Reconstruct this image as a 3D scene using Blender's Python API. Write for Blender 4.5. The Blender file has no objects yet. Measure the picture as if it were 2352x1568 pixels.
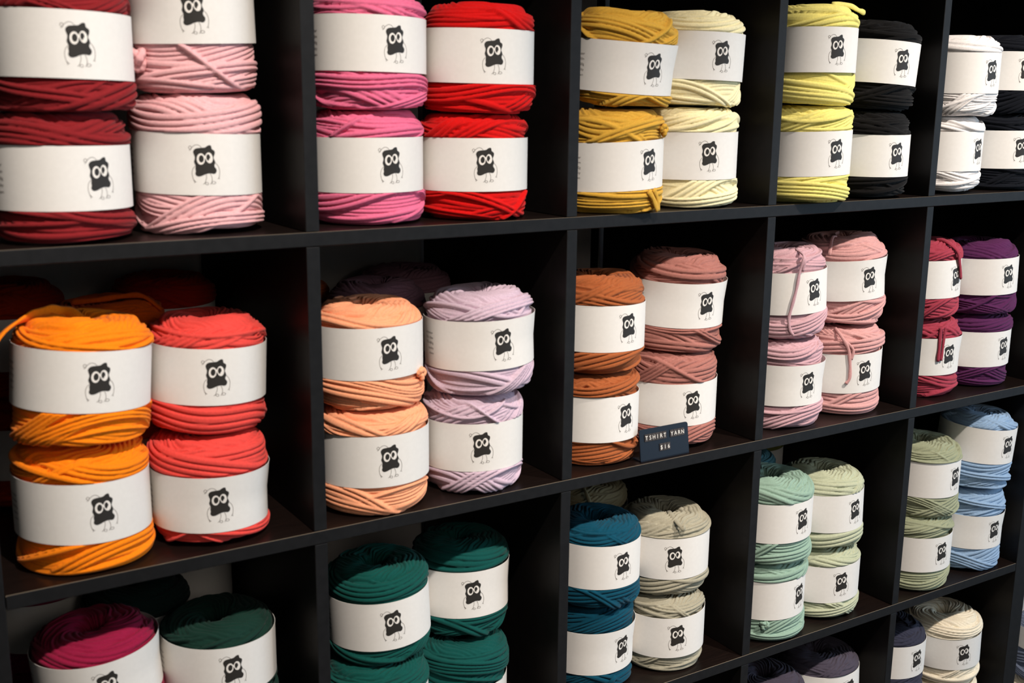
import bpy, bmesh, math, random
import numpy as np
from mathutils import Matrix, Vector
S = bpy.context.scene
COL = S.collection
PI = math.pi

# ------------------------------------------------------------------ helpers
def lin(c):
    return tuple(((x/255)/12.92 if x/255 <= .04045 else ((x/255+.055)/1.055)**2.4) for x in c)

def mesh_from(verts, faces, name, smooth=True):
    me = bpy.data.meshes.new(name)
    v = np.asarray(verts, dtype=np.float32)
    f = np.asarray(faces, dtype=np.int32)
    me.vertices.add(len(v)); me.vertices.foreach_set('co', v.ravel())
    k = f.shape[1]
    me.loops.add(f.size); me.loops.foreach_set('vertex_index', f.ravel())
    me.polygons.add(len(f))
    me.polygons.foreach_set('loop_start', np.arange(0, f.size, k, dtype=np.int32))
    me.polygons.foreach_set('loop_total', np.full(len(f), k, dtype=np.int32))
    me.polygons.foreach_set('use_smooth', np.full(len(f), smooth))
    me.update(calc_edges=True)
    return me

def obj(name, me, mat=None, parent=None):
    o = bpy.data.objects.new(name, me); COL.objects.link(o)
    if mat is not None and me is not None and len(me.materials) == 0:
        me.materials.append(mat)
    if parent is not None: o.parent = parent
    return o

def box_bm(bm, x0, x1, y0, y1, z0, z1):
    r = bmesh.ops.create_cube(bm, size=1)
    for v in r['verts']:
        v.co = Vector((x0+(v.co.x+.5)*(x1-x0), y0+(v.co.y+.5)*(y1-y0), z0+(v.co.z+.5)*(z1-z0)))
    return r['verts']

def box(name, x0, x1, y0, y1, z0, z1, mat, parent=None, bev=0.0, seg=2):
    bm = bmesh.new(); box_bm(bm, x0, x1, y0, y1, z0, z1)
    if bev > 0:
        bmesh.ops.bevel(bm, geom=list(bm.edges), offset=bev, segments=seg, affect='EDGES', profile=.5)
    me = bpy.data.meshes.new(name); bm.to_mesh(me); bm.free()
    return obj(name, me, mat, parent)

def tag(o, label=None, cat=None, group=None, kind=None):
    if label: o['label'] = label
    if cat: o['category'] = cat
    if group: o['group'] = group
    if kind: o['kind'] = kind
    return o

def nodes(name):
    m = bpy.data.materials.new(name); m.use_nodes = True
    nt = m.node_tree; b = nt.nodes['Principled BSDF']
    return m, nt, b

def yarn_mat(name, rgb, var=.10, bump=.25):
    m, nt, b = nodes(name)
    c = lin(rgb)
    tc = nt.nodes.new('ShaderNodeTexCoord')
    n = nt.nodes.new('ShaderNodeTexNoise'); n.inputs['Scale'].default_value = 420; n.inputs['Detail'].default_value = 3
    nt.links.new(tc.outputs['Object'], n.inputs['Vector'])
    r = nt.nodes.new('ShaderNodeValToRGB')
    r.color_ramp.elements[0].position = .3; r.color_ramp.elements[1].position = .7
    r.color_ramp.elements[0].color = (*[x*(1-var) for x in c], 1)
    r.color_ramp.elements[1].color = (*[min(1, x*(1+var*.5)) for x in c], 1)
    nt.links.new(n.outputs['Fac'], r.inputs['Fac']); nt.links.new(r.outputs['Color'], b.inputs['Base Color'])
    b.inputs['Roughness'].default_value = .92
    b.inputs['Specular IOR Level'].default_value = .15
    b.inputs['Sheen Weight'].default_value = .06
    b.inputs['Sheen Roughness'].default_value = .5
    n2 = nt.nodes.new('ShaderNodeTexNoise'); n2.inputs['Scale'].default_value = 1100; n2.inputs['Detail'].default_value = 2
    nt.links.new(tc.outputs['Object'], n2.inputs['Vector'])
    bp = nt.nodes.new('ShaderNodeBump'); bp.inputs['Strength'].default_value = bump; bp.inputs['Distance'].default_value = .0006
    nt.links.new(n2.outputs['Fac'], bp.inputs['Height']); nt.links.new(bp.outputs['Normal'], b.inputs['Normal'])
    return m

def flat_mat(name, rgb, rough=.6, spec=.4):
    m, nt, b = nodes(name)
    b.inputs['Base Color'].default_value = (*lin(rgb), 1)
    b.inputs['Roughness'].default_value = rough
    b.inputs['Specular IOR Level'].default_value = spec
    return m

def noisy_mat(name, c0, c1, scale=(1, 1, 1), nscale=6, rough=.5, bump=0., spec=.5):
    m, nt, b = nodes(name)
    tc = nt.nodes.new('ShaderNodeTexCoord'); mp = nt.nodes.new('ShaderNodeMapping')
    mp.inputs['Scale'].default_value = scale
    n = nt.nodes.new('ShaderNodeTexNoise'); n.inputs['Scale'].default_value = nscale; n.inputs['Detail'].default_value = 6
    nt.links.new(tc.outputs['Object'], mp.inputs['Vector']); nt.links.new(mp.outputs['Vector'], n.inputs['Vector'])
    r = nt.nodes.new('ShaderNodeValToRGB')
    r.color_ramp.elements[0].position = .35; r.color_ramp.elements[1].position = .68
    r.color_ramp.elements[0].color = (*lin(c0), 1); r.color_ramp.elements[1].color = (*lin(c1), 1)
    nt.links.new(n.outputs['Fac'], r.inputs['Fac']); nt.links.new(r.outputs['Color'], b.inputs['Base Color'])
    b.inputs['Roughness'].default_value = rough; b.inputs['Specular IOR Level'].default_value = spec
    if bump:
        bp = nt.nodes.new('ShaderNodeBump'); bp.inputs['Strength'].default_value = bump; bp.inputs['Distance'].default_value = .001
        nt.links.new(n.outputs['Fac'], bp.inputs['Height']); nt.links.new(bp.outputs['Normal'], b.inputs['Normal'])
    return m

M_SHELF = noisy_mat('black_brown_laminate', (13, 11, 10), (18, 15, 14), (1, 1, 1), 60, .45, .06, .22)
M_SHELF_H = noisy_mat('black_brown_laminate_grain', (18, 12, 10), (26, 17, 14), (2, 40, 40), 9, .33, .08, .4)
M_EDGE = noisy_mat('black_brown_edge_band', (18, 18, 19), (24, 24, 25), (1, 1, 1), 90, .6, .05, .2)
M_TOPEDGE = flat_mat('pale_top_edge', (112, 100, 84), .5, .3)  # paler tone for the upper front bevel of the shelf boards
M_PAPER = noisy_mat('band_paper', (231, 227, 221), (234, 230, 224), (1, 1, 1), 200, .7, .02, .25)
M_INK = flat_mat('printed_ink', (44, 41, 38), .6, .3)
M_INK2 = flat_mat('thin_printed_ink', (95, 85, 78), .6, .3)
M_WHITE = flat_mat('printed_white', (238, 232, 224), .7, .25)
M_WALL = noisy_mat('grey_painted_wall', (206, 201, 197), (212, 207, 203), (1, 1, 1), 12, .8, .05, .2)
M_WALLW = noisy_mat('warm_white_wall', (205, 196, 184), (214, 206, 194), (1, 1, 1), 10, .85, .05, .2)
M_FLOOR = noisy_mat('grey_brown_floor_boards', (92, 78, 66), (124, 106, 90), (1, 12, 1), 4, .55, .1, .3)
M_CEIL = flat_mat('white_ceiling_paint', (220, 216, 210), .9, .2)
M_SIGN = flat_mat('dark_navy_sign_metal', (14, 22, 34), .45, .3)
M_TILE = flat_mat('dark_letter_tile', (58, 50, 46), .5, .4)
M_LETTER = flat_mat('white_letter', (238, 232, 222), .6, .3)

# ------------------------------------------------------------------ camera (solved from the shelf grid)
Rw = [[0.84525121, -0.53425363, 0.0111106], [-0.10508445, -0.18656991, -0.97680547], [0.52393477, 0.82447846, -0.21384019]]
CAMP = Vector((-0.13671047, -1.16724338, 1.59299525))
cam = bpy.data.cameras.new('camera'); co = bpy.data.objects.new('camera', cam); COL.objects.link(co)
mw = Matrix.Identity(4)
for i in range(3):
    mw[i][0] = Rw[0][i]; mw[i][1] = -Rw[1][i]; mw[i][2] = -Rw[2][i]; mw[i][3] = CAMP[i]
co.matrix_world = mw
cam.sensor_width = 36; cam.sensor_fit = 'HORIZONTAL'; cam.lens = 2588.058/2352*36
cam.clip_start = .05
cam.dof.use_dof = True; cam.dof.focus_distance = 1.85; cam.dof.aperture_fstop = 7.0
S.camera = co

# ------------------------------------------------------------------ shelving unit
W, P, T, D = .335, .351, .016, .39
unit = bpy.data.objects.new('shelving_unit', None); COL.objects.link(unit)
unit.location = (0, 0, 0)
tag(unit, 'tall black-brown open-backed shelving unit of square cubbies filled with yarn balls', 'shelving unit')
X1 = 5*W+4*T
def panel(name, x0, x1, z0, z1, y0=0., y1=D, horiz=False):
    o = box(name, x0, x1, y0, y1, z0, z1, M_SHELF_H if horiz else M_SHELF, unit, .0009, 2)
    o.data.materials.append(M_EDGE); o.data.materials.append(M_TOPEDGE)
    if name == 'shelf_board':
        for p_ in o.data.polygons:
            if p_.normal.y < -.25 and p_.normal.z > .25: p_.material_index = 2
    for p_ in o.data.polygons:
        if p_.normal.y < -.9: p_.material_index = 1
    return o
panel('side_panel', -.038, -.0003, 0.0, 1.815)
panel('side_panel', X1+.0003, X1+.038, 0.0, 1.815)
panel('top_panel', 0, X1, 1.777, 1.815, horiz=True)
panel('bottom_panel', 0, X1, 0.0, .038, horiz=True)
def ztop(j): return 1.793-P*j          # top surface of board j (1..4), 5 = bottom panel
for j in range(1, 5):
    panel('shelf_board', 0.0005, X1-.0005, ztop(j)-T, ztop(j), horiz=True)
for k in range(1, 5):
    xl = W*k+T*(k-1)
    for j in range(0, 5):
        z0 = ztop(j+1) if j < 4 else .038
        z1 = z0+W
        jx = random.Random(k*7+j).uniform(-.0007, .0007)
        panel('divider', xl+jx, xl+T+jx, z0+.0004, z1-.0004, y0=.0006)

# ------------------------------------------------------------------ yarn ball geometry
def smooth(a, b, x):
    t = np.clip((x-a)/(b-a), 0, 1); return t*t*(3-2*t)

def ball_profile(h, R, rows, rc_t=.024, rc_b=.022, hole=.017):
    """radius, z, normal and arc length along the meridian, from the bottom middle over the side to the core hole"""
    pts = []
    def arc(cx, cz, r, a0, a1, n):
        for i in range(n+1):
            a = a0+(a1-a0)*i/n; pts.append((cx+r*math.cos(a), cz+r*math.sin(a)))
    pts.append((.0, .006)); pts.append((hole*.9, .005)); pts.append((hole*1.5, .0))
    arc(R-rc_b, rc_b, rc_b, -PI/2, 0, 16)
    arc(R-rc_t, h-rc_t-.001, rc_t, 0, PI/2-.08, 18)
    pts.append((hole+.014, h)); pts.append((hole+.005, h-.0015)); pts.append((hole, h-.007)); pts.append((hole*.9, h-.03)); pts.append((0, h-.034))
    p = np.array(pts); d = np.r_[0, np.cumsum(np.hypot(*np.diff(p, axis=0).T))]
    # densify the visible part
    u = np.linspace(0, d[-1], rows)
    r = np.interp(u, d, p[:, 0]); z = np.interp(u, d, p[:, 1])
    for _ in range(2):
        r[1:-1] = (r[:-2]+2*r[1:-1]+r[2:])/4; z[1:-1] = (z[:-2]+2*z[1:-1]+z[2:])/4
    tr = np.gradient(r, u); tz = np.gradient(z, u); L = np.hypot(tr, tz)+1e-9
    nr, nz = tz/L, -tr/L
    um = np.interp(h/2, *(lambda q: (q[:, 1], q[:, 0]))(np.c_[u, z][(r > R*.97)]))
    return r, z, nr, nz, u-um

def fnoise(rng, th, t, n=5, kt=40., amp=1.):
    o = np.zeros(np.broadcast(th, t).shape)
    for _ in range(n):
        k = rng.integers(1, 5); o = o+rng.normal()*np.cos(k*th+rng.uniform(0, 2*PI)+t*rng.uniform(-kt, kt))
    return o*amp/n**.5

def make_body(name, h, R, seed, lab, rows=300, cols=210, sw=.0056, tight=1., shear=(0, 0), upper=True):
    rng = np.random.default_rng(seed)
    r, z, nr, nz, t = ball_profile(h, R, rows, rc_t=(rng.uniform(.018, .025) if upper else rng.uniform(.012, .017)), rc_b=rng.uniform(.012, .018))
    th = np.linspace(0, 2*PI, cols, endpoint=False)
    TH, TT = np.meshgrid(th, t)
    half = h/2
    side_end = half+.006
    strand_h = .0037
    H = np.full(TH.shape, -1.)
    nl = rng.integers(11, 16)
    for l in range(nl):
        A = rng.uniform(.004, .034) if l else .01
        ph = rng.uniform(0, 2*PI); w = sw*rng.uniform(.7, 1.4)
        if l == 0: a, b_ = -.5, .5
        else:
            cnt = rng.integers(1, 5)
            sgn = 1 if l % 2 else -1
            c = sgn*rng.uniform(.028, half+.004)
            a, b_ = c-cnt*w/2, c+cnt*w/2
        s = TT-A*np.cos(TH-ph)-.35*A*np.cos(2*TH+ph*1.7)+.0012*np.cos(3*TH+ph*3)
        q = (s-a)/w
        # uneven strand widths
        q = q+.10*np.sin(q*1.9+ph)+.05*np.sin(TH*2+q*.7)
        f = q-np.floor(q)
        sid = np.floor(q)
        prof = strand_h*np.clip(1-np.abs(2*f-1)**3.8, 0, 1)
        off = .00030*np.sin(sid*12.9898+ph*7)*(.6+.4*np.cos(TH*2+sid))
        lay = .00050*l
        hh = prof+off+lay
        inside = (s > a) & (s < b_)
        hh = np.where(inside, hh, -1)
        H = np.maximum(H, hh)
    H = H-np.quantile(H[(np.abs(TT) < half)], .90)+.0010
    H = np.maximum(H, -.0054)
    side = H - smooth(side_end, side_end+.014, TT)*.012
    # top: strands swirl from the shoulder into the core hole
    n = 24+rng.integers(-3, 4); sp = rng.choice([-1, 1])
    tt = TT-half
    q = n*TH/(2*PI)+sp*(tt*175-900*np.clip(tt, 0, .05)**2)+.7*np.sin(TH*3+seed)+.35*np.sin(TH*7+tt*90)
    f = q-np.floor(q)
    sid = np.mod(np.floor(q), n)
    top = .0032*np.clip(1-np.abs(2*f-1)**2.4, 0, 1)**.75+.0006*np.sin(sid*78.2+tt*35)+.0004*np.sin(sid*4.1)
    top = top-smooth(side_end+.004, side_end-.018, TT)*.012+.0012
    low = -smooth(-half+.012, -half-.004, TT)*.0     # underside keeps its side strands
    H = np.maximum(side, top)+low
    # large lumps
    lump = fnoise(rng, TH, TT, 5, 18, .0007*tight)
    H = H+lump
    # the paper band squeezes the middle
    lc, lh = lab
    tz_ = z[:, None]-lc+shear[0]*R*np.cos(TH)+shear[1]*R*np.sin(TH)
    dist = np.abs(tz_)-lh/2
    squeeze = .0014*(1-smooth(-.003, .004, dist))
    sidezone = (np.abs(TT) < half-.002)
    H = np.where(sidezone, H-squeeze+.0014, H-.0002)
    H = np.where(sidezone & (dist < .0008), np.minimum(H, -.0004), H)
    H[t < -half-.010] = np.minimum(H[t < -half-.010], .0002)
    H[0] = 0; H[-1] = 0
    # slight out-of-round
    oo = 1+.006*np.cos(2*TH+rng.uniform(0, 6))*np.clip(dist*40, 0, 1)
    rr = np.maximum(r[:, None]*oo+nr[:, None]*H, 0.0005)
    # keep the core end narrow
    zz = z[:, None]+nz[:, None]*H
    zz = np.maximum(zz, .0002)
    V = np.stack([rr*np.cos(TH), rr*np.sin(TH), zz], -1).reshape(-1, 3)
    i = np.arange(rows-1)[:, None]*cols; j = np.arange(cols)[None]; j2 = (j+1) % cols
    F = np.stack([i+j, i+j2, i+cols+j2, i+cols+j], -1).reshape(-1, 4)
    return mesh_from(V, F, name)

def make_band(name, R, lh, seed, flare=.0):
    rng = np.random.default_rng(seed+500)
    cols = 128; ph = rng.uniform(0, 2*PI)
    th = np.linspace(0, 2*PI, cols, endpoint=False)
    def rad(th_, zf): return R+.0004*(1+np.cos(2*th_+ph))+flare*np.clip(zf, 0, 1)*(1+np.cos(th_+.5))/2
    zs = np.linspace(-lh/2, lh/2, 9)
    V = []
    for th_off in (0, .00045):
        for zz in zs:
            r = rad(th, zz/(lh/2))+th_off
            V.append(np.stack([r*np.cos(th), r*np.sin(th), np.full(cols, zz)], -1))
    V = np.concatenate(V)
    n = len(zs); F = []
    j = np.arange(cols); j2 = (j+1) % cols
    for i in range(n-1):
        a = i*cols; F.append(np.stack([a+j2, a+j, a+cols+j, a+cols+j2], -1))
        a = (n+i)*cols; F.append(np.stack([a+j, a+j2, a+cols+j2, a+cols+j], -1))
    F.append(np.stack([j, j2, n*cols+j2, n*cols+j], -1))
    a = (n-1)*cols; b_ = (2*n-1)*cols
    F.append(np.stack([a+j2, a+j, b_+j, b_+j2], -1))
    me = mesh_from(V, np.concatenate(F), name)
    me.set_sharp_from_angle(angle=.8)
    return me, (lambda th_, zf: rad(th_, zf)+.00045)

# ------------------------------------------------------------------ printed figure, flat master (metres, y up)
def catmull(pts, n=5):
    p = np.array(pts, float); m = len(p); out = []
    for i in range(m):
        p0, p1, p2, p3 = p[(i-1) % m], p[i], p[(i+1) % m], p[(i+2) % m]
        for k in range(n):
            u = k/n
            out.append(.5*((2*p1)+(-p0+p2)*u+(2*p0-5*p1+4*p2-p3)*u*u+(-p0+3*p1-3*p2+p3)*u**3))
    return np.array(out)

def open_catmull(pts, n=6):
    p = np.array(pts, float); p = np.vstack([2*p[0]-p[1], p, 2*p[-1]-p[-2]]); out = []
    for i in range(1, len(p)-2):
        for k in range(n):
            u = k/n; p0, p1, p2, p3 = p[i-1:i+3]
            out.append(.5*((2*p1)+(-p0+p2)*u+(2*p0-5*p1+4*p2-p3)*u*u+(-p0+3*p1-3*p2+p3)*u**3))
    out.append(p[-2]); return np.array(out)

def flat_poly(pts, cuts):
    bm = bmesh.new()
    vs = [bm.verts.new((x, y, 0)) for x, y in pts]
    f = bm.faces.new(vs); bmesh.ops.triangulate(bm, faces=[f], ngon_method='EAR_CLIP')
    xs = [p_[0] for p_ in pts]
    for c in cuts:
        if min(xs) < c < max(xs):
            bmesh.ops.bisect_plane(bm, geom=list(bm.verts)+list(bm.edges)+list(bm.faces), plane_co=(c, 0, 0), plane_no=(1, 0, 0))
    bmesh.ops.triangulate(bm, faces=list(bm.faces))
    bm.verts.index_update()
    V = [(v.co.x, v.co.y) for v in bm.verts]; F = []
    for f in bm.faces:
        i = [v.index for v in f.verts]
        F.append(i if f.normal.z > 0 else i[::-1])
    bm.free(); return V, F

SX, SY = .0000570, .0000529
def px(pts): return [((x-775)*SX, (800-y)*SY) for x, y in pts]
def ell(cx, cy, rx, ry, rot=0, n=28):
    c, s = math.cos(rot), math.sin(rot)
    return [(cx+rx*math.cos(a)*c-ry*math.sin(a)*s, cy+rx*math.cos(a)*s+ry*math.sin(a)*c) for a in [2*PI*i/n for i in range(n)]]
FIG = []      # (verts, faces, material, layer)
cuts = [i*.0018 for i in range(-9, 10)]
blob = [(600,505),(640,480),(700,470),(760,465),(800,455),(840,425),(880,412),(905,425),(912,460),(920,490),(950,510),(970,540),(965,590),(950,630),(945,670),(965,720),(970,760),(955,800),(958,840),(985,880),(990,920),(970,965),(930,980),(880,970),(830,975),(780,990),(720,1020),(660,1035),(620,1020),(600,980),(612,930),(605,880),(615,830),(600,790),(588,745),(600,700),(605,650),(590,600),(580,550)]
FIG.append((*flat_poly(px(catmull(blob, 3)), cuts), 0, 1))
FIG.append((*flat_poly(px(ell(712, 688, 74, 112, .06)), cuts), 1, 2))
FIG.append((*flat_poly(px(ell(862, 662, 66, 106, -.10)), cuts), 1, 2))
FIG.append((*flat_poly(px([(770, 615), (800, 600), (808, 690), (790, 715), (772, 690)]), cuts), 1, 2))
FIG.append((*flat_poly(px([(778, 590), (797, 575), (797, 618), (786, 628), (775, 618)]), cuts), 0, 3))
FIG.append((*flat_poly(px([(786, 672), (797, 690), (803, 722), (790, 735), (781, 715)]), cuts), 0, 3))
FIG.append((*flat_poly(px(ell(720, 684, 44, 72, .05)), cuts), 0, 3))
FIG.append((*flat_poly(px(ell(846, 655, 35, 66, -.05)), cuts), 0, 3))
FIG.append((*flat_poly(px([(884, 652), (884, 712), (846, 738), (852, 706)]), cuts), 1, 4))
def strip(pts, w=8):
    c = open_catmull(pts, 5); d = np.gradient(c, axis=0); d /= (np.linalg.norm(d, axis=1)[:, None]+1e-9)
    n = np.c_[-d[:, 1], d[:, 0]]*w/2
    V = px(list(map(tuple, c+n)))+px(list(map(tuple, c-n))); m = len(c)
    F = [[i, i+1, m+i+1] for i in range(m-1)]+[[i, m+i+1, m+i] for i in range(m-1)]
    return V, F
lines = [[(735,468),(700,430),(650,410),(605,425),(560,465),(545,490),(515,495),(503,462),(528,436),(552,455),(545,495),(528,515),(508,525)],
 [(612,825),(565,880),(545,960),(550,1040),(575,1125),(600,1140),(617,1140)], [(572,1105),(592,1138),(575,1166)],
 [(965,750),(1020,820),(1045,900),(1045,980),(1030,1055),(1003,1077)], [(1033,1035),(1028,1062),(1043,1087)],
 [(795,985),(800,1050),(785,1110),(765,1162),(735,1186)], [(868,965),(895,1040),(900,1100),(888,1152),(866,1188)],
 [(765,1162),(800,1148),(830,1168),(818,1197),(785,1190),(768,1165)], [(888,1152),(925,1128),(962,1150),(945,1175),(905,1178),(888,1155)]]
for L in lines: FIG.append((*strip(L, 8.5), 2, 1))
FV, FF, FM, FLy = [], [], [], []
for V, F, m_, ly in FIG:
    o_ = len(FV); FV += V; FLy += [ly]*len(V)
    FF += [[a+o_ for a in f] for f in F]; FM += [m_]*len(F)
FV = np.array(FV); FLy = np.array(FLy)

# handwritten note on the band, flattened font outlines
def text_flat(lines, size, lead, align='RIGHT'):
    V, F = [], []
    for i, tx in enumerate(lines):
        cu = bpy.data.curves.new('tmp', 'FONT'); cu.body = tx; cu.size = size; cu.align_x = align
        cu.resolution_u = 2; cu.space_character = 1.05
        o = bpy.data.objects.new('tmp', cu); COL.objects.link(o)
        dg = bpy.context.evaluated_depsgraph_get(); me = o.evaluated_get(dg).to_mesh()
        b = len(V); V += [(v.co.x, v.co.y-i*lead) for v in me.vertices]
        for p_ in me.polygons:
            idx = [b+k for k in p_.vertices]
            for k in range(1, len(idx)-1): F.append([idx[0], idx[k], idx[k+1]])
        o.evaluated_get(dg).to_mesh_clear()
        bpy.data.objects.remove(o); bpy.data.curves.remove(cu)
    return np.array(V), F
TV, TF = text_flat(['polyester', '120-130m', '750-800g', 'quality', 'down'], .0046, .0066)
TV[:, 1] += .0115

def wrap(name, V, F, ly, th0, radf, lh, x_off=0., mats=(), midx=None, zoff=0.):
    x = V[:, 0]+x_off
    R0_ = radf(np.array([th0]), 0)[0]
    th = th0+x/R0_
    z = V[:, 1]+zoff
    r = radf(th, z/(lh/2))+.00012*ly
    me = mesh_from(np.stack([r*np.cos(th), r*np.sin(th), z], -1), np.array(F), name, False)
    for m_ in mats: me.materials.append(m_)
    if midx is not None: me.polygons.foreach_set('material_index', np.array(midx, dtype=np.int32))
    return me

def tube(name, pts, w, th=None, seg=8):
    """flattened ribbon/tube through points"""
    c = np.array(pts, float)
    if len(c) > 2:
        p = np.vstack([2*c[0]-c[1], c, 2*c[-1]-c[-2]]); o = []
        for i in range(1, len(p)-2):
            for k in range(6):
                u = k/6; p0, p1, p2, p3 = p[i-1:i+3]
                o.append(.5*((2*p1)+(-p0+p2)*u+(2*p0-5*p1+4*p2-p3)*u*u+(-p0+3*p1-3*p2+p3)*u**3))
        o.append(p[-2]); c = np.array(o)
    th = th or w*.6
    d = np.gradient(c, axis=0); d /= np.linalg.norm(d, axis=1)[:, None]+1e-9
    out = c.copy(); out[:, 2] = 0; out /= np.linalg.norm(out, axis=1)[:, None]+1e-9
    out = out-d*(out*d).sum(1)[:, None]; nn = np.linalg.norm(out, axis=1)[:, None]
    out = np.where(nn < .3, np.array([0, 0, 1.]), out); out /= np.linalg.norm(out, axis=1)[:, None]
    sd = np.cross(d, out); sd /= np.linalg.norm(sd, axis=1)[:, None]+1e-9
    rng = np.random.default_rng(len(c)); a = np.linspace(0, 2*PI, seg, endpoint=False)
    V = []
    for i in range(len(c)):
        ww = w*(1+.12*math.sin(i*.9)); V.append(c[i]+np.outer(np.cos(a), sd[i])*ww/2+np.outer(np.sin(a), out[i])*th/2)
    V = np.concatenate(V); F = []
    for i in range(len(c)-1):
        for j in range(seg): F.append([i*seg+j, i*seg+(j+1) % seg, (i+1)*seg+(j+1) % seg, (i+1)*seg+j])
    me = mesh_from(V, np.array(F), name)
    bm = bmesh.new(); bm.from_mesh(me); bmesh.ops.holes_fill(bm, edges=[e for e in bm.edges if e.is_boundary], sides=0)
    bmesh.ops.recalc_face_normals(bm, faces=bm.faces); bm.to_mesh(me); bm.free()
    return me

def knot_mesh(name, c, r):
    c = Vector(c); out = Vector((c.x, c.y, 0)).normalized(); sd = out.cross(Vector((0, 0, 1)))
    pts = []
    for i in range(22):
        a = 2*PI*i/21*1.0
        q = c+sd*(math.sin(a)+2*math.sin(2*a))*r*.33+Vector((0, 0, 1))*(math.cos(a)-2*math.cos(2*a))*r*.33-out*math.sin(3*a)*r*.3
        pts.append(tuple(q))
    return tube(name, pts, r*.9, r*.8)

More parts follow.
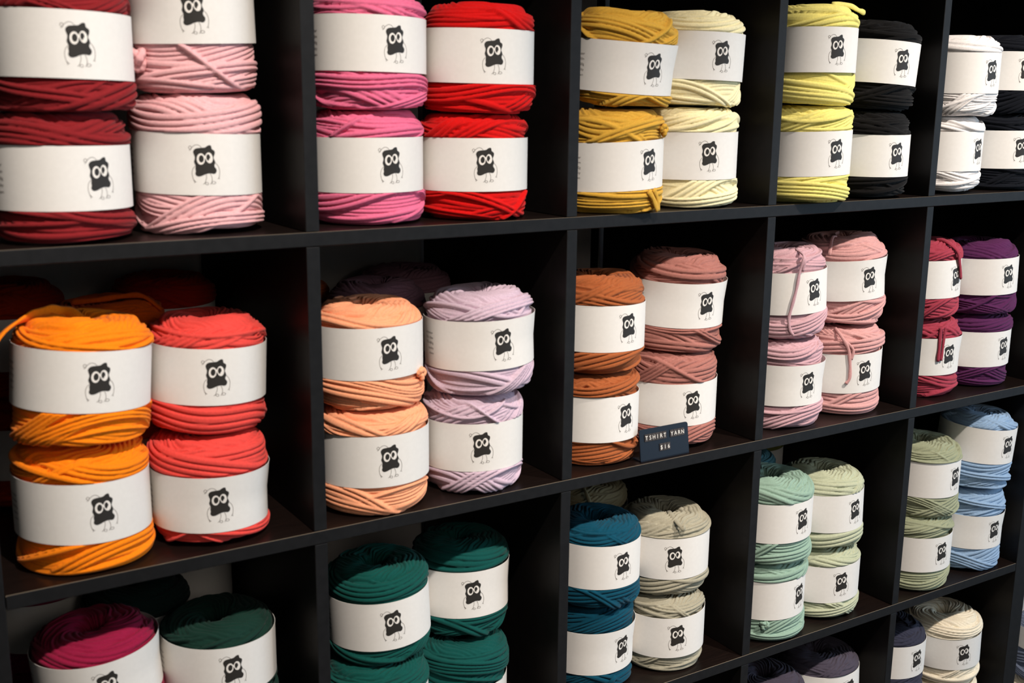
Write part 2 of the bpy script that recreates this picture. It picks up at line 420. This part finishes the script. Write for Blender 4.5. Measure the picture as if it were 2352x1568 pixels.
# x, y, z, radius, height, lean x, lean y, band centre (fraction), band height, angle of the printed figure
BALLS = {
 '00L0': [0.0954, 0.0675, 1.442, 0.0688, 0.1334, 0.0, 0.0, 0.4855, 0.0633, 290.8021, 0.0107, 0.0106],
 '00L1': [0.1031, 0.0618, 1.5714, 0.0683, 0.1277, 0.0, 0.0, 0.4957, 0.0637, 273.026, 0.0236, 0.0003],
 '00R0': [0.2446, 0.0883, 1.442, 0.0678, 0.1523, 0.0, 0.0, 0.4897, 0.0645, 259.1406, 0.028, -0.0037],
 '00R1': [0.2469, 0.0898, 1.5898, 0.0673, 0.1346, -0.0383, -0.0357, 0.6028, 0.0612, 255.3125, 0.0, 0.0],
 '01L0': [0.4446, 0.0791, 1.442, 0.0682, 0.1357, 0.0, 0.0, 0.5106, 0.0625, 270.0, -0.0019, 0.0085],
 '01L1': [0.4474, 0.076, 1.5737, 0.0685, 0.1313, 0.0, 0.0, 0.5547, 0.0617, 271.9427, 0.0188, 0.0015],
 '01R0': [0.5874, 0.0693, 1.442, 0.068, 0.1313, 0.0, 0.0, 0.5077, 0.0634, 252.2865, 0.0042, 0.014],
 '01R1': [0.5922, 0.0655, 1.5694, 0.0685, 0.1318, 0.0, 0.0, 0.5172, 0.0629, 254.6875, 0.0059, -0.0195],
 '02L0': [0.7921, 0.053, 1.442, 0.0686, 0.1382, 0.0, 0.0, 0.4532, 0.0627, 278.8594, -0.0514, 0.0066],
 '02L1': [0.7979, 0.0512, 1.576, 0.0681, 0.1235, 0.0337, -0.0748, 0.4058, 0.0638, 270.1719, 0.0, 0.0],
 '02R0': [0.9394, 0.0668, 1.442, 0.0679, 0.1401, 0.0, 0.0, 0.5076, 0.0638, 253.5989, -0.0029, 0.0076],
 '02R1': [0.9417, 0.0691, 1.5779, 0.0681, 0.1287, 0.028, -0.0114, 0.5196, 0.063, 261.6562, 0.0, 0.0],
 '03L0': [1.1402, 0.0398, 1.442, 0.0685, 0.1443, 0.0, 0.0, 0.4987, 0.0638, 266.4011, -0.0266, 0.0165],
 '03L1': [1.1385, 0.0408, 1.582, 0.0682, 0.1429, 0.0, 0.0, 0.5413, 0.0624, 258.8021, -0.0049, 0.0036],
 '03R0': [1.2947, 0.0584, 1.442, 0.0682, 0.1345, 0.0, 0.0, 0.4911, 0.0633, 265.7135, 0.0028, -0.0094],
 '03R1': [1.2951, 0.0614, 1.5725, 0.0683, 0.1336, 0.0618, -0.0227, 0.5253, 0.0633, 260.5157, 0.0, 0.0],
 '04L0': [1.4897, 0.0675, 1.442, 0.0677, 0.1277, 0.0, 0.0, 0.5299, 0.0631, 281.1979, 0.0041, 0.0119],
 '04L1': [1.4949, 0.0541, 1.5659, 0.0685, 0.1299, 0.0, 0.0, 0.5311, 0.0634, 270.8021, -0.0098, -0.0063],
 '04R0': [1.6479, 0.0711, 1.442, 0.0681, 0.1299, 0.0, 0.0, 0.5307, 0.0636, 251.5416, -0.0088, 0.0033],
 '04R1': [1.6502, 0.0702, 1.568, 0.0681, 0.134, 0.0, 0.0, 0.5386, 0.0633, 245.3125, 0.0124, -0.003],
 '10L0': [0.0957, 0.0748, 1.091, 0.0706, 0.136, 0.0, 0.0, 0.4998, 0.0657, 274.3438, 0.0485, 0.008],
 '10L1': [0.0967, 0.0663, 1.223, 0.0703, 0.1347, 0.0871, 0.0252, 0.5335, 0.0639, 271.5416, 0.0, 0.0],
 '10R0': [0.2358, 0.0734, 1.091, 0.0651, 0.1268, 0.0, 0.0, 0.3971, 0.0649, 261.4843, 0.0318, 0.0144],
 '10R1': [0.2402, 0.085, 1.214, 0.0656, 0.1317, 0.0507, 0.0037, 0.5152, 0.0633, 260.573, 0.0, 0.0],
 '11L0': [0.4423, 0.0652, 1.091, 0.0689, 0.1326, 0.0, 0.0, 0.5187, 0.0634, 261.026, -0.0068, 0.0372],
 '11L1': [0.4392, 0.0714, 1.2196, 0.0677, 0.1283, 0.0, 0.0, 0.5593, 0.0624, 267.7708, -0.0068, 0.0223],
 '11R0': [0.5872, 0.0653, 1.091, 0.0644, 0.132, 0.0, 0.0, 0.4692, 0.0624, 249.1979, 0.0026, 0.0376],
 '11R1': [0.5968, 0.0632, 1.219, 0.0696, 0.1306, -0.0312, 0.0186, 0.5079, 0.0628, 264.8594, 0.0, 0.0],
 '12L0': [0.7878, 0.078, 1.091, 0.0671, 0.1328, 0.0, 0.0, 0.4997, 0.0639, 280.5157, 0.0182, 0.022],
 '12L1': [0.7905, 0.0755, 1.2198, 0.068, 0.136, 0.0, 0.0, 0.4803, 0.0634, 274.4584, 0.0133, 0.0147],
 '12R0': [0.9398, 0.0856, 1.091, 0.0685, 0.1447, 0.0, 0.0, 0.4599, 0.0626, 258.8021, -0.0167, 0.013],
 '12R1': [0.9467, 0.0909, 1.2313, 0.0687, 0.1408, 0.0088, -0.036, 0.5004, 0.0647, 268.3438, 0.0, 0.0],
 '13L0': [1.1508, 0.072, 1.091, 0.0684, 0.1426, 0.0, 0.0, 0.4979, 0.0637, 266.0, -0.0098, 0.007],
 '13L1': [1.1524, 0.074, 1.2294, 0.0686, 0.1401, -0.046, 0.0187, 0.5199, 0.0639, 270.6303, 0.0, 0.0],
 '13R0': [1.2976, 0.0815, 1.091, 0.0688, 0.1466, 0.0, 0.0, 0.4855, 0.0637, 259.5989, -0.045, 0.0082],
 '13R1': [1.3033, 0.088, 1.2332, 0.0685, 0.1444, -0.0559, 0.0325, 0.511, 0.0644, 262.1146, 0.0, 0.0],
 '14L0': [1.5067, 0.0865, 1.091, 0.0681, 0.1369, 0.0, 0.0, 0.5202, 0.0645, 265.5416, -0.0012, 0.028],
 '14L1': [1.5001, 0.0897, 1.2237, 0.0678, 0.1349, -0.0088, 0.0298, 0.5149, 0.0638, 278.9167, 0.0, 0.0],
 '14R0': [1.6518, 0.0873, 1.091, 0.0682, 0.1327, 0.0, 0.0, 0.5196, 0.063, 272.7448, -0.0144, 0.0086],
 '14R1': [1.6537, 0.0858, 1.2198, 0.0685, 0.1299, -0.0294, 0.0158, 0.5292, 0.0638, 265.3125, 0.0, 0.0],
 '20L0': [0.0998, 0.0886, 0.74, 0.068, 0.1323, 0.0, 0.0, 0.5, 0.062, 260.7448, 0.0, 0.0],
 '20L1': [0.1059, 0.0892, 0.8684, 0.0688, 0.1282, -0.0715, 0.0274, 0.5819, 0.0626, 267.8854, 0.0, 0.0],
 '20R0': [0.243, 0.0857, 0.74, 0.068, 0.1245, 0.0, 0.0, 0.5, 0.062, 259.7135, 0.0, 0.0],
 '20R1': [0.2414, 0.0862, 0.8608, 0.0677, 0.1201, 0.0, 0.0, 0.5857, 0.0625, 265.7708, 0.023, 0.006],
 '21L0': [0.4427, 0.0696, 0.74, 0.0677, 0.1428, 0.0, 0.0, 0.4998, 0.062, 261.3697, -0.0015, -0.0053],
 '21L1': [0.4564, 0.0817, 0.8785, 0.066, 0.1241, -0.0427, 0.0175, 0.4457, 0.064, 260.8021, 0.0, 0.0],
 '21R0': [0.5791, 0.0882, 0.74, 0.0666, 0.1286, 0.0, 0.0, 0.3142, 0.0608, 254.1719, 0.0058, -0.0245],
 '21R1': [0.5922, 0.1078, 0.8648, 0.0664, 0.1329, 0.0137, 0.0447, 0.4896, 0.0651, 255.7708, 0.0, 0.0],
 '22L0': [0.8032, 0.0861, 0.74, 0.0643, 0.1367, 0.0, 0.0, 0.4415, 0.0656, 281.7135, -0.0129, 0.0318],
 '22L1': [0.8012, 0.0775, 0.8726, 0.0666, 0.126, 0.0, 0.0, 0.5231, 0.0648, 271.3697, 0.0156, 0.0186],
 '22R0': [0.934, 0.0738, 0.74, 0.064, 0.1186, 0.0, 0.0, 0.4939, 0.0638, 251.0833, -0.0221, 0.0056],
 '22R1': [0.9404, 0.0834, 0.855, 0.0678, 0.128, 0.0, 0.0, 0.5172, 0.0638, 243.0833, -0.0102, 0.0097],
 '23L0': [1.1397, 0.0673, 0.74, 0.0677, 0.1362, 0.0, 0.0, 0.5222, 0.0638, 285.3697, -0.0079, 0.0146],
 '23L1': [1.1392, 0.0634, 0.8721, 0.0685, 0.137, 0.0, 0.0, 0.5226, 0.0636, 275.7135, -0.0243, 0.001],
 '23R0': [1.2797, 0.0761, 0.74, 0.0682, 0.1222, 0.0, 0.0, 0.5182, 0.0633, 257.3697, -0.0237, 0.0163],
 '23R1': [1.2808, 0.0781, 0.8586, 0.0682, 0.1307, -0.0292, 0.011, 0.5097, 0.0638, 275.7708, 0.0, 0.0],
 '24L0': [1.5076, 0.0652, 0.74, 0.0685, 0.1394, 0.0, 0.0, 0.5046, 0.063, 267.6562, -0.0165, 0.013],
 '24L1': [1.5163, 0.0677, 0.8752, 0.0682, 0.1323, 0.0, 0.0, 0.5269, 0.0631, 278.9167, 0.0172, 0.0046],
 '24R0': [1.6638, 0.0713, 0.74, 0.0678, 0.1626, 0.0, 0.0, 0.4809, 0.0637, 268.2292, 0.0065, -0.0015],
 '24R1': [1.6631, 0.0662, 0.8978, 0.066, 0.1381, 0.0514, -0.0353, 0.5949, 0.0639, 268.8594, 0.0, 0.0],
 '33L0': [1.1548, 0.0738, 0.389, 0.068, 0.1325, 0.0, 0.0, 0.5, 0.062, 312.2918, 0.0, 0.0],
 '33L1': [1.162, 0.0717, 0.5175, 0.0686, 0.1325, 0.0, 0.0, 0.5027, 0.062, 281.9427, 0.0075, -0.0051],
 '33R0': [1.3118, 0.0829, 0.389, 0.068, 0.1305, 0.0, 0.0, 0.5, 0.062, 265.2552, 0.0, 0.0],
 '33R1': [1.3142, 0.0826, 0.5156, 0.0693, 0.1277, -0.0282, 0.0411, 0.5567, 0.0624, 272.2865, 0.0, 0.0],
 '34L0': [1.4998, 0.0917, 0.389, 0.068, 0.1335, 0.0, 0.0, 0.5, 0.062, 293.6562, 0.0, 0.0],
 '34L1': [1.5042, 0.0947, 0.5185, 0.0681, 0.1316, 0.0, 0.0, 0.5425, 0.0626, 270.9687, -0.0037, 0.0268],
 '34R0': [1.6524, 0.0806, 0.389, 0.068, 0.1265, 0.0, 0.0, 0.5, 0.062, 251.3697, 0.0, 0.0],
 '34R1': [1.651, 0.0799, 0.5117, 0.0692, 0.127, -0.0298, 0.0055, 0.4905, 0.0611, 251.3125, 0.0, 0.0],
}


TAILS = {
 '13L1': [('r', .0048, [[1.136,.036,1.369],[1.1272,.0191,1.3667],[1.1205,.0132,1.3416],[1.118,.0146,1.3152],[1.1139,.0172,1.2886],[1.1112,.0191,1.2685],[1.1131,.0177,1.2518],[1.1175,.0149,1.2431]]),
          ('r', .0045, [[1.134,.034,1.3667],[1.1266,.0125,1.3605],[1.1245,.0117,1.340]])],
 '13R1': [('r', .0055, [[1.300,.100,1.3745],[1.280,.090,1.3745],[1.262,.0725,1.3741],[1.2476,.0653,1.363],[1.2476,.0653,1.352]])],
 '13R0': [('r', .0052, [[1.2491,.0489,1.2345],[1.2516,.0346,1.2205],[1.2584,.0282,1.2032],[1.2612,.026,1.1819],[1.2622,.0253,1.1567],[1.2584,.0282,1.1465]]),
          ('r', .0045, [[1.2532,.033,1.2171],[1.2646,.0257,1.2033],[1.2635,.0258,1.1862]])],
 '14L1': [('r', .0075, [[1.490,.055,1.356],[1.495,.040,1.356],[1.503,.0236,1.345],[1.5145,.0223,1.3208],[1.523,.0246,1.2962]])],
 '14L0': [('r', .006, [[1.4821,.0334,1.2252],[1.4778,.0214,1.2104],[1.4783,.0212,1.1801],[1.4782,.0212,1.1573]]),
          ('r', .005, [[1.4901,.0289,1.2252],[1.4854,.0185,1.2101],[1.4844,.0188,1.1799],[1.4833,.0192,1.1587]])],
 '22R1': [('r', .0085, [[.9272,.060,.9879],[.9194,.0278,.9879],[.9159,.0030,.9839]])],
 '23L0': [('k', .006, [1.0976,.0158,.7728])],
 '02L0': [('k', .007, [.8345,-.0052,1.5505]), ('r', .008, [[.8004,-.0145,1.4725],[.8098,-.013,1.4618],[.8204,-.0106,1.4458]]), ('r', .007, [[.8104,-.0145,1.4745],[.8198,-.013,1.4618],[.8244,-.0106,1.4458]])],
 '11L1': [('k', .007, [.486,.0202,1.2595])],
 '00R1': [('k', .010, [.1813,.0650,1.6253])],
 '34L1': [('r', .006, [[1.530,.110,.6475],[1.515,.070,.6475],[1.508,.049,.6475],[1.5268,.050,.6475],[1.5456,.0771,.6475]])],
 '22L0': [('r', .008, [[.8035,.0288,.765],[.7931,.0305,.7536]])],
}
CM = {}
def cmat(name, rgb):
    if name not in CM: CM[name] = yarn_mat(name.replace(' ', '_')+'_jersey', rgb)
    return CM[name]
SPEC = {   # stack key: colour name, rgb, lower seed offset
 '00L': ('dark red', (132, 30, 34)), '00R': ('pale pink', (232, 176, 178)),
 '01L': ('rose pink', (226, 108, 142)), '01R': ('bright red', (205, 16, 14)),
 '02L': ('mustard yellow', (208, 160, 60)), '02R': ('pale cream yellow', (244, 232, 186)),
 '03L': ('lemon yellow', (238, 224, 128)), '03R': ('black', (11, 9, 9)),
 '04L': ('white', (232, 226, 222)), '04R': ('blue-black', (9, 12, 20)),
 '10L': ('vivid orange', (248, 132, 12)), '10R': ('coral red', (226, 74, 66)),
 '11L': ('peach', (246, 166, 124)), '11R': ('pale lavender', (200, 176, 190)),
 '12L': ('rusty brown', (160, 88, 48)), '12R': ('dusty rose brown', (164, 108, 98)),
 '13L': ('dusty mauve', (196, 156, 162)), '13R': ('muted pink', (206, 154, 150)),
 '14L': ('raspberry', (158, 58, 74)), '14R': ('deep purple', (82, 34, 76)),
 '20L': ('berry magenta', (148, 24, 62)), '20R': ('dark forest green', (18, 50, 41)),
 '21L': ('deep emerald green', (9, 74, 67)), '21R': ('bottle green', (9, 73, 68)),
 '22L': ('dark petrol blue', (4, 66, 86)), '22R': ('grey khaki', (160, 154, 134)),
 '23L': ('seafoam green', (138, 164, 147)), '23R': ('pale sage green', (178, 182, 154)),
 '24L': ('olive sage', (150, 154, 126)), '24R': ('light blue', (140, 166, 194)),
 '33L': ('charcoal navy', (66, 60, 72)), '33R': ('slate grey', (72, 66, 78)),
 '34L': ('dark indigo grey', (50, 51, 66)), '34R': ('ivory cream', (232, 220, 196)),
}
ROWN = ['top row', 'second row', 'third row', 'bottom row']
COLN = ['leftmost cubby', 'second cubby', 'third cubby', 'fourth cubby', 'rightmost cubby']
FLARE = {'10R0': .004, '11R1': .003, '13R1': .004, '12R1': .003, '13L0': .003, '14L0': .003, '24R0': .003, '22L0': .003, '02L1': .003, '21R1': .002, '20L1': .003}

def yarn_ball(key, prm, mat, label, text=True, lowres=False, group='yarn balls in paper bands on the shelves'):
    x, y, z, R, hh, tx, ty, lc, lh, ang, sx, sy = prm
    H = hh*.97-(.0022 if key[-1] == '1' else .0040)
    n = Vector((tx, ty, 1)).normalized(); ax = Vector((0, 1, 0)).cross(n).normalized(); ay = n.cross(ax)
    lean = math.hypot(tx, ty)
    root = bpy.data.objects.new('yarn_ball', None); COL.objects.link(root)
    m = Matrix.Identity(4)
    for i in range(3): m[i][0], m[i][1], m[i][2] = ax[i], ay[i], n[i]
    m.translation = Vector((x, y, z+.055*lean+.0005))
    root.matrix_world = m
    root.empty_display_size = .03
    tag(root, label, 'yarn ball', group)
    seed = abs(hash_(key)) % 100000
    zl = lc*hh
    if lowres: me = make_body('yarn_winding', H, R, seed, (zl, lh), 110, 100, shear=(sx, sy), upper=False)
    else: me = make_body('yarn_winding', H, R, seed, (zl, lh), shear=(sx, sy), upper=(key[-1] == '1'))
    obj('yarn_winding', me, mat, root)
    bm_, radf = make_band('paper_band', R, lh, seed, FLARE.get(key, 0.))
    def shear(me_):
        c = np.empty(len(me_.vertices)*3, dtype=np.float32); me_.vertices.foreach_get('co', c); c = c.reshape(-1, 3)
        c[:, 2] -= sx*c[:, 0]+sy*c[:, 1]; me_.vertices.foreach_set('co', c.ravel()); me_.update(); return me_
    band = obj('paper_band', shear(bm_), M_PAPER, root); band.location = (0, 0, zl)
    th0 = math.radians(ang)
    fig = obj('printed_figure', shear(wrap('printed_figure', FV, FF, FLy, th0, radf, lh, mats=(M_INK, M_WHITE, M_INK2), midx=FM)), None, band)
    if text:
        obj('printed_text', shear(wrap('printed_text', TV, TF, np.ones(len(TV)), th0-math.radians(80), radf, lh)), M_INK2, band)
    inv = m.inverted()
    for kind, w, pts in TAILS.get(key, []):
        if kind == 'k':
            q = inv @ Vector(pts); rr = math.hypot(q.x, q.y); s = (R+.003)/rr
            obj('yarn_knot', knot_mesh('yarn_knot', (q.x*s, q.y*s, q.z), w), mat, root)
        else:
            P_ = []
            for q in pts:
                q = inv @ Vector(q); rr = math.hypot(q.x, q.y)
                if q.z > H-.012 and rr < R-.010: P_.append((q.x, q.y, H+.0040))
                else:
                    s = (R+.0038)/rr
                    P_.append((q.x*s, q.y*s, min(q.z, H-.004)))
            obj('yarn_tail', tube('yarn_tail', P_, w, w*.5), mat, root)
    return root

def hash_(s):
    h = 7
    for c in s: h = (h*131+ord(c)) & 0x7fffffff
    return h

for key, prm in BALLS.items():
    st = key[:3]; cn, rgb = SPEC[st]
    lv = 'upper' if key[3] == '1' else 'lower'
    lab = '%s yarn ball, %s of its stack, %s of the %s' % (cn, lv, COLN[int(key[1])], ROWN[int(key[0])])
    yarn_ball(key, prm, cmat(cn, rgb), lab, text=(key != '24R1'))

# balls standing further back in the cubbies
BACK = [
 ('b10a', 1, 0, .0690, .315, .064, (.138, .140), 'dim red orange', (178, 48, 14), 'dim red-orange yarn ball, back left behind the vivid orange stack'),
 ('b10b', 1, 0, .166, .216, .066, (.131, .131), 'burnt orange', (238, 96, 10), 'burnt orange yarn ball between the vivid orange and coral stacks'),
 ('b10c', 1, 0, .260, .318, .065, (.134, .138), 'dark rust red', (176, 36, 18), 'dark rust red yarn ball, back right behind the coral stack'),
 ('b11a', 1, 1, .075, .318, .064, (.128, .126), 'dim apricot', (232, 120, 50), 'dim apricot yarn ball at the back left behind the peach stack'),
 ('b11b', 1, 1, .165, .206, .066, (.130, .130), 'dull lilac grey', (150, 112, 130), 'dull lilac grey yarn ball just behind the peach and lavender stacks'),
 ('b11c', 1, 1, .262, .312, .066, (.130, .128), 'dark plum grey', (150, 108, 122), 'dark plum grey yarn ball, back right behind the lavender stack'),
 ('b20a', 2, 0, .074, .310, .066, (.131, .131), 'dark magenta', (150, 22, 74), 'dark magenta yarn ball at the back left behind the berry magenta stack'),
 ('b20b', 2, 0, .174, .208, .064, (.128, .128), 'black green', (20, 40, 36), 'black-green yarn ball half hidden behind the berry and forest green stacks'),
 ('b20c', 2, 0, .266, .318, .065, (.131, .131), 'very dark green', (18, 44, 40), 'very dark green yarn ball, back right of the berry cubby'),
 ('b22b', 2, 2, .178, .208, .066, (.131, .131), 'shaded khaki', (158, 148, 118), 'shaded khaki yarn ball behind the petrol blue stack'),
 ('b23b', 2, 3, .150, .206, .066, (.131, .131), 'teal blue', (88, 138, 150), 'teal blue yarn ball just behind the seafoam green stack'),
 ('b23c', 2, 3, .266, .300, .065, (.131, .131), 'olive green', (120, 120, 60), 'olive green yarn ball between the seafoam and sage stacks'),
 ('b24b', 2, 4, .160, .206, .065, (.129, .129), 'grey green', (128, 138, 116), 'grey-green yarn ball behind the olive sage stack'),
]
TAILS['b10b1'] = []
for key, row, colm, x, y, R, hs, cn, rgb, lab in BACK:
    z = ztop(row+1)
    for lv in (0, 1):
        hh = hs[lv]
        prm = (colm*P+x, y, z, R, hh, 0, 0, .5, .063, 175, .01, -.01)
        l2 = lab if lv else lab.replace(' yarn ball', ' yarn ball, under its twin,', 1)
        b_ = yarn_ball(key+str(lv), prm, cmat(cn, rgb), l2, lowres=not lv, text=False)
        if lv and key == 'b10b':
            obj('yarn_tail', tube('yarn_tail', [(-.045, -.02, hh+.001), (-.02, -.03, hh+.003), (.01, -.03, hh+.005), (.035, -.028, hh+.003), (.055, -.036, hh-.014)], .0065, .004), cmat(cn, rgb), b_)
        if lv and key == 'b22b':
            obj('yarn_tail', tube('yarn_tail', [(-.03, -.03, hh), (-.036, -.05, hh-.004), (-.036, -.064, hh-.022)], .006, .004), cmat(cn, rgb), b_)
        z += hh*.97+.0008
# the loose end that leaves the vivid orange ball to the left
def find(lab):
    for o in bpy.data.objects:
        if o.get('label') == lab: return o
ob = find('vivid orange yarn ball, upper of its stack, leftmost cubby of the second row')
hO = BALLS['10L1'][4]*.97
obj('yarn_tail', tube('yarn_tail', [(.004, .004, hO-.012), (-.004, .010, hO-.001), (-.018, .016, hO+.003), (-.036, .006, hO+.004), (-.060, -.012, hO-.001), (-.082, -.025, hO-.014), (-.094, -.035, hO-.032), (-.097, -.040, hO-.050)], .0115, .004), cmat('vivid orange', SPEC['10L'][1]), ob)
ob = find('lemon yellow yarn ball, upper of its stack, fourth cubby of the top row')
hO = BALLS['03L1'][4]*.97
obj('yarn_tail', tube('yarn_tail', [(.0, -.04, hO+.002), (.03, -.045, hO+.002), (.050, -.046, hO-.004), (.064, -.044, hO-.006)], .008, .004), cmat('lemon yellow', SPEC['03L'][1]), ob)

# ------------------------------------------------------------------ price sign
sign = bpy.data.objects.new('price_sign', None); COL.objects.link(sign)
sign.location = (.8258, .0070, ztop(2)+.0004)
tag(sign, 'small dark navy letter-board sign reading TSHIRT YARN $16 on the second shelf', 'sign')
SWd, SHt, TILT = .0890, .0445, math.radians(8)
def rounded_plate(name, w, h, t, r, mat, parent):
    bm = bmesh.new(); pts = [(0, 0), (w, 0)]
    for cx, cz, a0 in ((w-r, h-r, 0), (r, h-r, PI/2)):
        for i in range(7): a = a0+PI/2*i/6; pts.append((cx+r*math.cos(a), cz+r*math.sin(a)))
    f = bm.faces.new([bm.verts.new((x, 0, z)) for x, z in pts])
    r_ = bmesh.ops.extrude_face_region(bm, geom=[f])
    for v in r_['geom']:
        if isinstance(v, bmesh.types.BMVert): v.co.y += t
    bmesh.ops.recalc_face_normals(bm, faces=bm.faces)
    bmesh.ops.bevel(bm, geom=[e for e in bm.edges if len(e.link_faces) == 2 and e.calc_face_angle() > .6], offset=.0004, segments=2, affect='EDGES')
    me = bpy.data.meshes.new(name); bm.to_mesh(me); bm.free()
    return obj(name, me, mat, parent)
plate = rounded_plate('plate', SWd, SHt, .0022, .004, M_SIGN, sign)
plate.rotation_euler = (-TILT, 0, 0); plate.location = (0, .0003, .0012)
fb = bmesh.new()
for a, b_ in (((0, 0), (0, .030)),):
    box_bm(fb, .0005, SWd-.0005, .0, .019, 0, .0018)
me = bpy.data.meshes.new('foot'); fb.to_mesh(me); fb.free(); obj('foot', me, M_SIGN, sign)
def letter(ch, cx, cz):
    tile = box('letter_tile', -.0031, .0031, -.0011, 0, -.0052, .0052, M_TILE, plate, .0002, 1)
    tile.location = (cx, 0, cz)
    V, F = text_flat([ch], .0084, 0, 'CENTER')
    V = V.copy(); V[:, 1] -= .0029; V[:, 0] *= .92
    bm = bmesh.new()
    vs = [bm.verts.new((a, -.00118, b)) for a, b in V]
    for f in F:
        try: bm.faces.new([vs[i] for i in f])
        except ValueError: pass
    bmesh.ops.recalc_face_normals(bm, faces=bm.faces)
    me = bpy.data.meshes.new('letter'); bm.to_mesh(me); bm.free()
    obj('letter', me, M_LETTER, tile)
for i, ch in enumerate('TSHIRT YARN'):
    if ch != ' ': letter(ch, .0118+i*.0066, .0318)
for i, ch in enumerate('$16'): letter(ch, .0378+i*.0066, .0150)

# ------------------------------------------------------------------ crate with more yarn to the right of the unit
crate = bpy.data.objects.new('wooden_crate', None); COL.objects.link(crate); crate.location = (2.10, .03, 0)
tag(crate, 'low dark wooden crate standing on the floor right of the shelving unit', 'crate')
box('crate_top', 0, .50, 0, .34, .15, .168, M_SHELF_H, crate, .001)
box('crate_side', 0, .016, 0, .34, 0, .1495, M_SHELF, crate, .001)
box('crate_side', .484, .50, 0, .34, 0, .1495, M_SHELF, crate, .001)
box('crate_back', .0165, .4835, .324, .34, 0, .1495, M_SHELF, crate, .001)
ZC = .168
yarn_ball('c0', (2.185, .19, ZC, .068, .134, 0, 0, .40, .050, 330, 0, 0), cmat('ivory cream', SPEC['34R'][1]), 'cream yarn ball on the crate just right of the shelving unit', group='yarn balls on the crate', text=False)
yarn_ball('c1', (2.185, .19, ZC+.131, .068, .140, 0, 0, .72, .050, 330, 0, 0), cmat('slate blue', (118, 128, 150)), 'slate blue yarn ball atop the cream ball, right of the shelving unit', group='yarn balls on the crate', text=False)

# ------------------------------------------------------------------ room
def st(o, kind='structure'): o['kind'] = kind; return o
XL, XR, YB, YF, ZC_ = -1.6, 3.6, .405, -3.6, 2.75
st(box('floor', XL-.1, XR+.1, YF-.1, YB+.1, -.1, -.0005, M_FLOOR))
st(box('ceiling', XL-.1, XR+.1, YF-.1, YB+.1, ZC_, ZC_+.1, M_CEIL))
st(box('wall_back', XL, XR, YB, YB+.1, 0, ZC_, M_WALL))
st(box('wall_left', XL-.1, XL, YF, YB, 0, ZC_, M_WALLW))
st(box('wall_front', XL, XR, YF-.1, YF, 0, ZC_, M_WALLW))
# right wall with the shop window opening
bm = bmesh.new()
wy0, wy1, wz0, wz1 = -3.2, -1.0, .5, 2.4
box_bm(bm, XR, XR+.1, YF, wy0, 0, ZC_); box_bm(bm, XR, XR+.1, wy1, YB, 0, ZC_)
box_bm(bm, XR, XR+.1, wy0, wy1, 0, wz0); box_bm(bm, XR, XR+.1, wy0, wy1, wz1, ZC_)
me = bpy.data.meshes.new('wall_right'); bm.to_mesh(me); bm.free(); st(obj('wall_right', me, M_WALLW))
bm = bmesh.new(); fw = .05
box_bm(bm, XR+.02, XR+.08, wy0, wy1, wz0, wz0+fw); box_bm(bm, XR+.02, XR+.08, wy0, wy1, wz1-fw, wz1)
box_bm(bm, XR+.02, XR+.08, wy0, wy0+fw, wz0+fw, wz1-fw); box_bm(bm, XR+.02, XR+.08, wy1-fw, wy1, wz0+fw, wz1-fw)
box_bm(bm, XR+.02, XR+.08, (wy0+wy1)/2-fw/2, (wy0+wy1)/2+fw/2, wz0+fw, wz1-fw)
me = bpy.data.meshes.new('window_1'); bm.to_mesh(me); bm.free(); st(obj('window_1', me, M_CEIL))
# dark joint strip on the wall behind the third column
st(box('trim_1', 1.022, 1.036, YB-.004, YB-.0002, 0, ZC_-.01, M_SHELF))

# ------------------------------------------------------------------ light
def area(name, loc, target, size, power, color, shape='DISK', size_y=None, spread=None):
    l = bpy.data.lights.new(name, 'AREA'); l.shape = shape; l.size = size
    if size_y: l.size_y = size_y
    l.energy = power; l.color = color
    if spread: l.spread = spread
    o = bpy.data.objects.new(name, l); COL.objects.link(o); o.location = loc
    d = Vector(target)-Vector(loc); o.rotation_euler = d.to_track_quat('-Z', 'Y').to_euler()
    return o
def spot(name, loc, target, power, color, cone, size=.03, blend=1.):
    l = bpy.data.lights.new(name, 'SPOT'); l.energy = power; l.color = color
    l.spot_size = math.radians(cone); l.spot_blend = blend; l.shadow_soft_size = size
    o = bpy.data.objects.new(name, l); COL.objects.link(o); o.location = loc
    d = Vector(target)-Vector(loc); o.rotation_euler = d.to_track_quat('-Z', 'Y').to_euler()
    return o
spot('ceiling_spotlight', (.30, -1.12, 2.66), (.22, .1, .36), 158, (1, .90, .81), 76)
spot('ceiling_spotlight', (1.45, -1.12, 2.66), (1.55, .1, .36), 176, (1, .90, .81), 76)
area('daylight_window', (XR+.15, (wy0+wy1)/2, 1.45), (0, -1.0, 1.3), 2.1, 55, (.54, .77, 1), 'RECTANGLE', 1.8)
area('fill_light', (.6, -3.1, 2.55), (.8, .4, 1.2), 1.0, 8, (1, .88, .76))  # added soft fill behind the camera, no real fixture, brightens the cubby backs
w = bpy.data.worlds.new('world'); S.world = w; w.use_nodes = True
w.node_tree.nodes['Background'].inputs[0].default_value = (.75, .86, 1, 1)
w.node_tree.nodes['Background'].inputs[1].default_value = .15

S.view_settings.view_transform = 'Standard'; S.view_settings.look = 'None'
S.view_settings.exposure = 0; S.view_settings.gamma = 1; S.view_settings.use_curve_mapping = False
